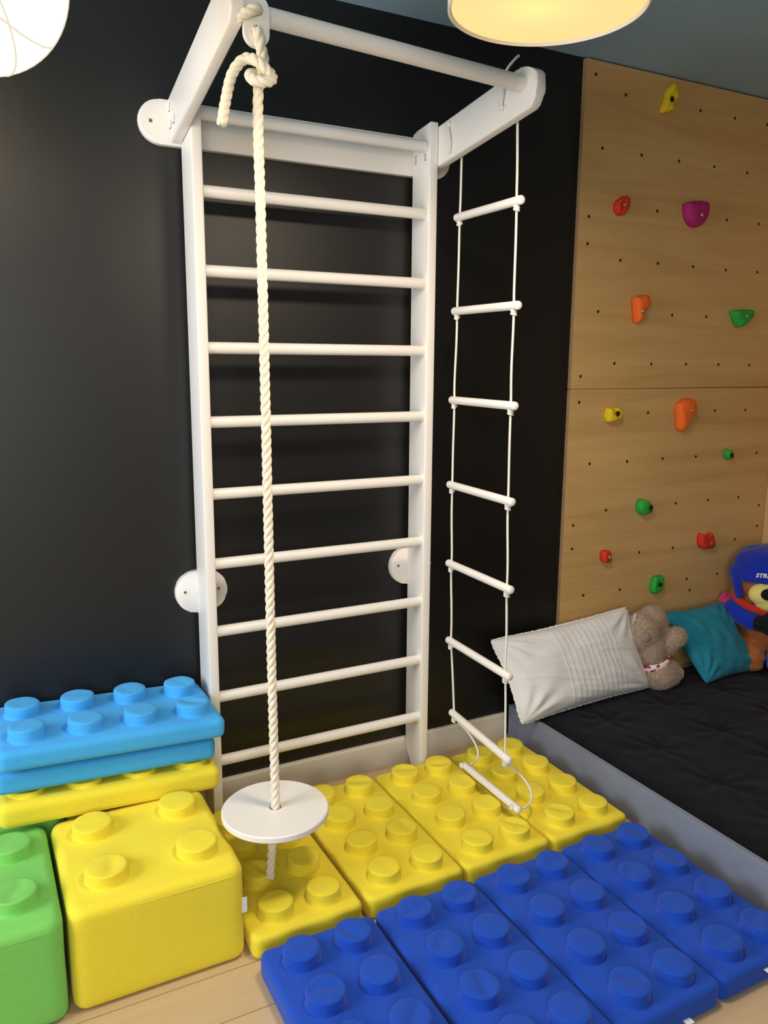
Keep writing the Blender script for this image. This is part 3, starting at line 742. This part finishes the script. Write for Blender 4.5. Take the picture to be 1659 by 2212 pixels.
# piping on the upper edge
bm = bmesh.new(); tube(bm, [(BX0+0.004, BY1, BH-.002), (BX0+0.004, BY0, BH-.002)], 0.0032, 8); bdp('piping', bm, M['rail'])
bm = bmesh.new(); x0, x1, y0, y1 = BX0+0.024, BX1, BY0, BY1-0.026
nx, ny = 150, 210; grid = []
TUF = [(1.41+0.31*i, -0.305-0.255*j) for i in range(-1, 5) for j in range(0, 9)]
def mz(x, y):
    e = min(x-x0, x1-x, y1-y); z = BH+0.010 - 0.022*math.exp(-max(0, e)/0.018)
    for tx, ty in TUF:
        dx, dy = x-tx, y-ty; d2 = dx*dx+dy*dy
        if d2 < 0.05:
            d = math.sqrt(d2)+1e-6; a = math.atan2(dy, dx)
            z -= 0.016*math.exp(-d/0.032)
            z += 0.0032*math.exp(-(d-0.055)**2/0.0035)*math.sin(a*7+tx*19+ty*31+2.5*noise.noise(Vector((x*9, y*9, 0))))
    z += 0.0045*noise.noise(Vector((x*6, y*6, 1)))
    w = noise.noise(Vector((x*11+y*5, y*3, 4))); z += 0.002*(1-abs(w))**3
    return z
for j in range(ny+1):
    row = []
    for i in range(nx+1):
        x = x0+(x1-x0)*i/nx; y = y0+(y1-y0)*j/ny; row.append(bm.verts.new((x, y, mz(x, y))))
    grid.append(row)
for j in range(ny):
    for i in range(nx): bm.faces.new((grid[j][i], grid[j][i+1], grid[j+1][i+1], grid[j+1][i]))
rim = [grid[0][i] for i in range(nx+1)] + [grid[j][nx] for j in range(1, ny+1)] + [grid[ny][i] for i in range(nx-1, -1, -1)] + [grid[j][0] for j in range(ny-1, 0, -1)]
low = [bm.verts.new((v.co.x, v.co.y, 0.002)) for v in rim]
for k in range(len(rim)):
    j = (k+1) % len(rim); bm.faces.new((rim[k], rim[j], low[j], low[k]))
bm.faces.new(low)
MATT = bdp('mattress', bm, M['velvet'])
for tx, ty in TUF:
    if x0+.02 < tx < x1-.02:
        b = bmesh.new(); ellipsoid(b, (tx, ty, mz(tx, ty)+0.001), (0.008, 0.008, 0.003), sub=1)
        o = link_obj('tuft_button', b, M['velvet']); o.parent = MATT

# ------------------------------------------------------------------ pillows
def pillow(name, label, BLc, BRc, TLc, TRc, thick, m, cat='pillow', pleats=None, fringe=False, wr=0.004, seed=0, power=0.5):
    BLc, BRc, TLc, TRc = map(Vector, (BLc, BRc, TLc, TRc))
    nrm = (BRc-BLc).cross(TLc-BLc).normalized()
    if nrm.y > 0: nrm = -nrm
    root_loc = (BLc+BRc)/2
    nu, nv = 200, 90; bm = bmesh.new(); sides = []
    def P(u, v, s):
        # sides sag inward between the corners
        iu = 0.035*(1-(2*v-1)**2); iv = 0.045*(1-(2*u-1)**2)
        uu = u*(1-2*iu)+iu; vv = v*(1-2*iv)+iv
        kc = abs(2*u-1)**7*abs(2*v-1)**7*0.022; uu = uu*(1-2*kc)+kc; vv = vv*(1-2*kc)+kc
        c = BLc.lerp(BRc, uu).lerp(TLc.lerp(TRc, uu), vv)
        e = max(0.0, 1-abs(2*u-1)**2.6)*max(0.0, 1-abs(2*v-1)**2.6)
        h = thick*0.5*(e**power)
        d = 0.0
        if s > 0:
            edge = min(1, e*3)
            d += wr*noise.noise(Vector((u*7+seed, v*5, 0)))*edge
            # creases running in from the corners
            for (cu, cv) in ((0, 0), (1, 0), (0, 1), (1, 1)):
                rr = math.hypot((u-cu)*1.5, v-cv); a = math.atan2(v-cv, (u-cu)*1.5)
                d += wr*0.9*math.exp(-((rr-0.25)/0.17)**2)*math.sin(a*13+cu*3+cv*5+seed)*edge
            d += wr*0.5*(1-abs(noise.noise(Vector((u*5+v*9+seed, v*3-u*2, 2)))))**4*edge
            if pleats:
                for pu in pleats:
                    q = (u-pu-0.035*(v-0.5)*(0.6-pu))*1.0
                    d += 0.0022*math.exp(-(q/0.0034)**2)*min(1, e*4)
        return c + nrm*s*(h) + nrm*d
    for s in (1, -1):
        g = [[bm.verts.new(P(i/nu, j/nv, s)) for i in range(nu+1)] for j in range(nv+1)]
        for j in range(nv):
            for i in range(nu):
                f = (g[j][i], g[j][i+1], g[j+1][i+1], g[j+1][i]); bm.faces.new(f if s > 0 else f[::-1])
        sides.append(g)
    bmesh.ops.remove_doubles(bm, verts=bm.verts, dist=1e-6)
    root = empty(name, root_loc); tag(root, label, cat)
    o = link_obj('cover', bm, m); o.parent = root; o.matrix_parent_inverse = Matrix.Translation(-root_loc)
    if fringe:
        bm = bmesh.new()
        loop = [(i/60, 0) for i in range(60)] + [(1, i/36) for i in range(36)] + [(1-i/60, 1) for i in range(60)] + [(0, 1-i/36) for i in range(36)]
        inn = []; out = []
        for k in range(len(loop)*3):
            a = loop[(k//3) % len(loop)]; b2 = loop[(k//3+1) % len(loop)]; t = (k % 3)/3
            u, v = a[0]+(b2[0]-a[0])*t, a[1]+(b2[1]-a[1])*t
            p = P(u, v, 0); c = P(0.5, 0.5, 0); dirn = (p-c).normalized()
            w = 0.006+0.0012*math.sin(k*1.7)+0.003*noise.noise(Vector((k*0.31, seed, 0)))
            wob = nrm*(0.0015*math.sin(k*0.9)+0.004*noise.noise(Vector((k*0.17, 3, seed))))
            inn.append((p-dirn*0.004, wob*0.2)); out.append((p+dirn*w, wob))
        n = len(inn); V = []
        for k in range(n):
            V.append((bm.verts.new(inn[k][0]+nrm*.0015), bm.verts.new(out[k][0]+out[k][1]+nrm*.001), bm.verts.new(out[k][0]+out[k][1]-nrm*.001), bm.verts.new(inn[k][0]-nrm*.0015)))
        for k in range(n):
            j = (k+1) % n
            for q in range(3): bm.faces.new((V[k][q], V[j][q], V[j][q+1], V[k][q+1]))
        f = link_obj('frayed_edge', bm, m); f.parent = root; f.matrix_parent_inverse = Matrix.Translation(-root_loc)
    return root
pillow('pillow', 'white linen pillow with pleated middle and frayed edge, leaning on the wall', (1.088, -0.208, 0.142), (1.756, -0.188, 0.156), (1.034, -0.064, 0.436), (1.716, -0.066, 0.474), 0.140, M['linen'],
       pleats=[0.355+0.041*i for i in range(11)], fringe=True, seed=3, power=0.45, wr=0.005)
pillow('cushion', 'square teal cushion between the teddy and the blue-capped soft toy', (1.985, -0.262, 0.152), (2.315, -0.250, 0.152), (1.905, -0.075, 0.425), (2.255, -0.085, 0.430), 0.12, M['teal'], cat='cushion', wr=0.007, seed=8, power=0.55)

# ------------------------------------------------------------------ teddy lying head down
TB = empty('teddy_bear', (1.77, -0.16, 0.146))
tag(TB, 'taupe plush teddy lying upside down between the white pillow and the teal cushion', 'soft toy')
def tbp(o):
    o.parent = TB; o.matrix_parent_inverse = Matrix.Translation(-TB.location); return o
bm = bmesh.new()
ellipsoid(bm, (1.800, -0.175, 0.207), (0.074, 0.072, 0.062))                       # head
ellipsoid(bm, (1.893, -0.182, 0.192), (0.024, 0.022, 0.032))                       # ear
ellipsoid(bm, (1.845, -0.178, 0.204), (0.050, 0.060, 0.054))
ellipsoid(bm, (1.772, -0.140, 0.300), (0.064, 0.064, 0.085))                       # trunk
ellipsoid(bm, (1.740, -0.128, 0.375), (0.068, 0.068, 0.078))                       # rump
ellipsoid(bm, (1.800, -0.125, 0.425), (0.052, 0.050, 0.048))                       # leg
ellipsoid(bm, (1.830, -0.118, 0.395), (0.046, 0.048, 0.050))
ellipsoid(bm, (1.772, -0.105, 0.405), (0.046, 0.045, 0.046))
for t in range(6):                                                                  # arm
    q = t/5; ellipsoid(bm, (1.815+0.052*q, -0.150-0.045*q, 0.272+0.085*q), (0.030+0.010*q, 0.030+.008*q, 0.030+0.008*q))
body = tbp(remeshed('body', bm, 0.006, M['plush'], None, 5))
for v in body.data.vertices:
    v.co += v.normal*(0.0022*noise.noise(v.co*42)+0.0022*noise.noise(v.co*95))
rf = random.Random(5); bm = bmesh.new()
for v in body.data.vertices:
    for q in range(3):
        p = v.co + Vector((rf.uniform(-.003, .003), rf.uniform(-.003, .003), rf.uniform(-.003, .003)))
        d = (v.normal*0.7 + Vector((rf.uniform(-.6, .6), rf.uniform(-.6, .6), rf.uniform(-.75, .35)))).normalized()
        sd = d.cross(Vector((rf.random()-.5, rf.random()-.5, rf.random()-.5))).normalized()*0.0009
        L = rf.uniform(.006, .011)
        bm.faces.new((bm.verts.new(p-sd), bm.verts.new(p+sd), bm.verts.new(p+d*L)))
fur = tbp(link_obj('fur', bm, M['plush'], smooth=False)); fur['kind'] = 'stuff'
bm = bmesh.new(); ellipsoid(bm, (1.910, -0.192, 0.190), (0.012, 0.017, 0.027)); o = tbp(link_obj('ear', bm, M['plush']))
bm = bmesh.new(); ellipsoid(bm, (1.712, -0.182, 0.376), (0.024, 0.018, 0.022))
for v in bm.verts: v.co += v.normal*0.003*noise.noise(v.co*70)
tbp(link_obj('tail', bm, M['plush_grey']))
def scarf_mat():
    m = bpy.data.materials.new('patterned_ribbon'); m.use_nodes = True; nt = m.node_tree; b = nt.nodes['Principled BSDF']; b.inputs['Roughness'].default_value = 0.7
    tc = nt.nodes.new('ShaderNodeTexCoord'); v = nt.nodes.new('ShaderNodeTexVoronoi'); v.inputs['Scale'].default_value = 75; nt.links.new(tc.outputs['Object'], v.inputs['Vector'])
    r = nt.nodes.new('ShaderNodeValToRGB'); r.color_ramp.interpolation = 'CONSTANT'
    r.color_ramp.elements[0].color = lin(150, 24, 44); r.color_ramp.elements[1].position = 0.5; r.color_ramp.elements[1].color = lin(232, 216, 216)
    s = nt.nodes.new('ShaderNodeSeparateColor'); nt.links.new(v.outputs['Color'], s.inputs[0]); nt.links.new(s.outputs[0], r.inputs['Fac']); nt.links.new(r.outputs['Color'], b.inputs['Base Color'])
    return m
bm = bmesh.new()
rot = Matrix.Rotation(math.radians(-14), 3, 'Y')
rings = []
for rr, zz in ((0.064, -0.018), (0.071, -0.015), (0.073, 0.0), (0.071, 0.015), (0.064, 0.018)):
    rings.append([bm.verts.new(Vector((1.786, -0.150, 0.252)) + rot @ Vector((rr*1.02*math.cos(2*PI*k/40), rr*math.sin(2*PI*k/40), zz))) for k in range(40)])
for a, b in zip(rings, rings[1:]):
    for k in range(40): bm.faces.new((a[k], a[(k+1) % 40], b[(k+1) % 40], b[k]))
o = tbp(link_obj('ribbon', bm, scarf_mat())); o['label'] = 'red and white patterned ribbon'
bm = bmesh.new(); box(bm, 1.688, 1.700, -0.1325, -0.131, 0.42, 0.462); bm.transform(Matrix.Translation((1.694, -0.13, 0.44)) @ Matrix.Rotation(0.2, 4, 'Y') @ Matrix.Translation((-1.694, 0.13, -0.44)))
o = tbp(link_obj('care_label', bm, M['label'], smooth=False))

# ------------------------------------------------------------------ soft toy in a blue cap at the right edge
ST = empty('soft_toy', (2.374, -0.185, 0.146)); ST.rotation_euler = (0, 0, math.radians(-30))
tag(ST, 'large soft toy in a blue cap and jacket, at the right edge of the photo', 'soft toy')
def stp(o, label=None):
    o.parent = ST
    if label: o['label'] = label
    return o
bm = bmesh.new()
ellipsoid(bm, (0.018, 0.015, 0.16), (0.092, 0.090, 0.14)); ellipsoid(bm, (0, 0, 0.385), (0.112, 0.102, 0.105)); ellipsoid(bm, (0, 0, 0.29), (0.09, 0.085, 0.09))
for sx in (-1, 1):
    for t in range(5): ellipsoid(bm, (0.022+sx*(0.052+0.004*t), -0.02-0.016*t, 0.100-0.010*t), (0.050, 0.050, 0.060))
b0 = stp(remeshed('body', bm, 0.008, M['toy_brown'], None, 4))
for v in b0.data.vertices:
    if v.co.z < 0.22: v.co += v.normal*0.003*math.sin(v.co.z*150+v.co.x*60+4*noise.noise(v.co*9))
bm = bmesh.new(); ellipsoid(bm, (0, 0.0, 0.245), (0.132, 0.112, 0.075))
for t in range(6):
    q = t/5
    ellipsoid(bm, (-0.112-0.012*math.sin(PI*q)+0.045*q, -0.01-0.095*q, 0.262-0.030*q), (0.042, 0.042, 0.042))
    ellipsoid(bm, (0.118+0.010*q, -0.01-0.055*q, 0.255-0.09*q), (0.044, 0.044, 0.044))
stp(remeshed('jacket', bm, 0.007, M['toy_blue'], None, 5))
bm = bmesh.new(); P = []
for k in range(33):
    a = 2*PI*k/32; P.append((0.112*math.cos(a), -0.018+0.112*math.sin(a), 0.312+0.032*math.sin(a)))
tube(bm, P, 0.0165, 10, caps=False); stp(link_obj('collar', bm, M['toy_red']), 'red collar')
bm = bmesh.new(); ellipsoid(bm, (0, -0.108, 0.352), (0.098, 0.060, 0.058)); ellipsoid(bm, (0, -0.110, 0.318), (0.070, 0.052, 0.042))
stp(remeshed('muzzle', bm, 0.006, M['toy_cream'], None, 5), 'pale yellow muzzle')
bm = bmesh.new(); ellipsoid(bm, (-0.040, -0.163, 0.366), (0.030, 0.020, 0.025)); stp(link_obj('nose', bm, M['toy_black']), 'black nose')
for ex in (-0.042, 0.042):
    bm = bmesh.new(); ellipsoid(bm, (ex, -0.112, 0.405), (0.020, 0.012, 0.016)); stp(link_obj('eye', bm, M['label']))
CAPC = Vector((0.006, -0.008, 0.430)); ra, rb = 0.124, 0.134
bm = bmesh.new()
lathe(bm, [(0.93, -0.020), (1.0, -0.022), (1.03, -0.010), (1.04, 0.03), (0.98, 0.062), (0.84, 0.082), (0.62, 0.096), (0.38, 0.103), (0.15, 0.106), (0, 0.106)], 56, cap0=False)
for v in bm.verts:
    x, y, z = v.co; n = noise.noise(Vector((x*2.2, y*2.2, z*9)))
    v.co = CAPC + Vector((x*ra*(1+0.05*n), y*rb*(1+0.05*n), z*(1+0.12*n) + 0.016*x))
cap = stp(link_obj('cap', bm, M['toy_blue']), 'blue cap')
for sx in (-1, 1):
    bm = bmesh.new()
    for t in range(7):
        q = t/6; ellipsoid(bm, (sx*(0.122-0.012*q), -0.005-0.035*q, 0.420-0.085*q), (0.020-0.004*q, 0.048-0.020*q, 0.028), sub=2)
    stp(remeshed('ear_flap', bm, 0.006, M['toy_blue'], None, 4))
fc = bpy.data.curves.new('cap_lettering', 'FONT'); fc.body = 'STRA'; fc.size = 0.024; fc.shear = 0.25; fc.extrude = 0.0; fc.offset = 0.0010; fc.space_character = 1.05
fo = bpy.data.objects.new('cap_lettering', fc); COL.objects.link(fo)
dg = bpy.context.evaluated_depsgraph_get(); tm = bpy.data.meshes.new_from_object(fo.evaluated_get(dg)); bpy.data.objects.remove(fo); bpy.data.curves.remove(fc)
tm.name = 'cap_lettering'
bmt = bmesh.new(); bmt.from_mesh(tm); bmesh.ops.triangulate(bmt, faces=bmt.faces)
bmesh.ops.subdivide_edges(bmt, edges=[e for e in bmt.edges if e.calc_length() > 0.005], cuts=3)
for v in bmt.verts:                                               # wrapped round the band of the cap
    ang = math.radians(-130) + v.co.x/0.134; n = 0.0
    z = 0.008 + v.co.y
    d = Vector((math.cos(ang), math.sin(ang), 0)); nn = noise.noise(Vector((d.x*2.2, d.y*2.2, z*9)))
    v.co = CAPC + Vector((d.x*ra*(1.04*(1+0.05*nn))+d.x*.0035, d.y*rb*(1.04*(1+0.05*nn))+d.y*.0035, z + 0.016*d.x))
bmt.to_mesh(tm); bmt.free(); tm.materials.clear(); tm.materials.append(M['label'])
lt = bpy.data.objects.new('lettering', tm); COL.objects.link(lt); lt.parent = cap; lt['label'] = 'white lettering STRA'
bm = bmesh.new(); ellipsoid(bm, (-0.018, -0.150, 0.235), (0.040, 0.034, 0.050)); ellipsoid(bm, (-0.050, -0.130, 0.232), (0.036, 0.036, 0.036)); ellipsoid(bm, (-0.012, -0.152, 0.278), (0.018, 0.018, 0.028))
for k in range(4): ellipsoid(bm, (0.006+0.010*(k % 2), -0.176+0.004*k, 0.258-0.022*k), (0.024, 0.014, 0.012), sub=2)
stp(remeshed('mitten', bm, 0.005, M['toy_black'], None, 2), 'black mitten')
for sx in (0.052, 0.135):
    bm = bmesh.new(); ellipsoid(bm, (sx, -0.098, 0.058), (0.046, 0.048, 0.056)); ellipsoid(bm, (sx, -0.115, 0.036), (0.044, 0.056, 0.034))
    stp(remeshed('boot', bm, 0.007, M['toy_bright'], None, 4), 'bright blue foot')

PK = empty('pink_plush', (2.31, -0.07, 0.146))
tag(PK, 'small pink plush mostly hidden behind the teal cushion', 'soft toy')
bm = bmesh.new(); ellipsoid(bm, (2.315, -0.065, 0.290), (0.040, 0.035, 0.145)); ellipsoid(bm, (2.312, -0.068, 0.415), (0.040, 0.036, 0.036))
o = remeshed('body', bm, 0.006, M['toy_pink'], None, 4); o.parent = PK; o.matrix_parent_inverse = Matrix.Translation(-PK.location)
bm = bmesh.new(); ellipsoid(bm, (2.290, -0.070, 0.440), (0.018, 0.012, 0.018)); o = link_obj('ear', bm, M['toy_pink']); o.parent = PK; o.matrix_parent_inverse = Matrix.Translation(-PK.location)

# ------------------------------------------------------------------ ceiling lamps
def emit(name, col, strength):
    m = bpy.data.materials.new(name); m.use_nodes = True; nt = m.node_tree
    for n in list(nt.nodes): nt.nodes.remove(n)
    out = nt.nodes.new('ShaderNodeOutputMaterial'); e = nt.nodes.new('ShaderNodeEmission'); e.inputs[0].default_value = (*col, 1); e.inputs[1].default_value = strength
    nt.links.new(e.outputs[0], out.inputs[0]); return m
def diffuser_mat(name, col, glow, trans):
    m = bpy.data.materials.new(name); m.use_nodes = True; nt = m.node_tree
    for n in list(nt.nodes): nt.nodes.remove(n)
    out = nt.nodes.new('ShaderNodeOutputMaterial'); e = nt.nodes.new('ShaderNodeEmission'); e.inputs[0].default_value = (*col, 1); e.inputs[1].default_value = glow
    t = nt.nodes.new('ShaderNodeBsdfTranslucent'); t.inputs[0].default_value = (*trans, 1)
    a = nt.nodes.new('ShaderNodeAddShader'); nt.links.new(e.outputs[0], a.inputs[0]); nt.links.new(t.outputs[0], a.inputs[1]); nt.links.new(a.outputs[0], out.inputs[0]); return m
def lamp_light(name, loc, r, power, color, kind='POINT', parent=None):
    d = bpy.data.lights.new(name, kind); d.energy = power; d.color = color
    o = bpy.data.objects.new(name, d); COL.objects.link(o); o.location = loc
    if parent: o.parent = parent; o.matrix_parent_inverse = Matrix.Translation(-parent.location)
    return o
LC, LR = Vector((0.409, -1.067, 2.10)), 0.1845
LP = empty('drum_lamp', (LC.x, LC.y, ZC)); tag(LP, 'lit round drum ceiling lamp with a warm glowing diffuser, in front of the pull-up bar', 'ceiling lamp')
def lpp(o): o.parent = LP; o.matrix_parent_inverse = Matrix.Translation(-LP.location); return o
bm = bmesh.new(); lathe(bm, [(LR, 0.0), (LR+.004, 0.002), (LR+.004, 0.200), (LR, 0.202), (0.004, 0.202), (0.004, 0.198), (LR-.003, 0.198), (LR-.003, 0.006), (LR, 0.0)], 96, c=tuple(LC), cap0=False, cap1=False)
lpp(link_obj('lamp_shade', bm, M['shade'], autosmooth=40))
bm = bmesh.new(); lathe(bm, [(LR-.0033, 0.006), (LR*0.5, 0.006), (0, 0.006)], 96, c=tuple(LC), cap0=False)
lpp(link_obj('diffuser', bm, diffuser_mat('warm_diffuser', (1.0, 0.67, 0.31), 0.88, (0.35, 0.45, 0.22)), smooth=False))
bm = bmesh.new(); ellipsoid(bm, LC+Vector((-0.01, 0.02, 0.085)), (0.03, 0.03, 0.03)); lpp(link_obj('bulb', bm, emit('bulb_glow', (1.0, 0.8, 0.5), 4.0)))
bm = bmesh.new(); tube(bm, [LC+Vector((0, 0, 0.1)), Vector((LC.x, LC.y, ZC-.001))], 0.006, 12); tube(bm, [Vector((LC.x, LC.y, ZC-.022)), Vector((LC.x, LC.y, ZC-.0005))], 0.05, 32)
lpp(link_obj('ceiling_mount', bm, M['shade'], autosmooth=40))
gl = lamp_light('lamp_glow', LC+Vector((0, 0, -0.006)), 0.10, LAMP_DRUM_W, LAMP_WARM, 'AREA', LP)
gl.data.shape = 'DISK'; gl.data.size = 0.32

GC, GR = Vector((-0.559, -0.724, 2.093)), 0.157
GL = empty('globe_lamp', (GC.x, GC.y, ZC)); tag(GL, 'bright glowing globe lamp cut off by the upper left corner', 'ceiling lamp')
def glp(o): o.parent = GL; o.matrix_parent_inverse = Matrix.Translation(-GL.location); return o
bm = bmesh.new(); ellipsoid(bm, GC, (GR, GR, GR), sub=5); glp(link_obj('globe_shade', bm, emit('globe_glow', (1.0, 0.76, 0.46), GLOBE_E)))
WIRE = emit('wire_added_glow', (1.0, 0.86, 0.62), 0.85)  # wires emit by themselves so they look lit by the globe
for ax, ang in (((0.3, 0.9, 0.2), 0.5), ((0.8, 0.1, 0.5), 1.3), ((-0.4, 0.7, 0.6), 2.1), ((0.6, -0.5, 0.6), 0.9), ((0.1, 0.5, -0.8), 1.7)):
    A = Vector(ax).normalized(); U = A.orthogonal().normalized(); V = A.cross(U); P = []
    off = 0.25*math.sin(ang*3)
    for k in range(65):
        a = 2*PI*k/64; P.append(GC + (A*off + (U*math.cos(a)+V*math.sin(a))*math.sqrt(1-off*off))*(GR+.001))
    bm = bmesh.new(); tube(bm, P, 0.0018, 6, caps=False); glp(link_obj('wire', bm, WIRE))
bm = bmesh.new(); tube(bm, [GC+Vector((0, 0, GR-.005)), Vector((GC.x, GC.y, ZC-.001))], 0.004, 10); tube(bm, [Vector((GC.x, GC.y, ZC-.025)), Vector((GC.x, GC.y, ZC-.0005))], 0.05, 32)
glp(link_obj('ceiling_mount', bm, M['shade'], autosmooth=40))
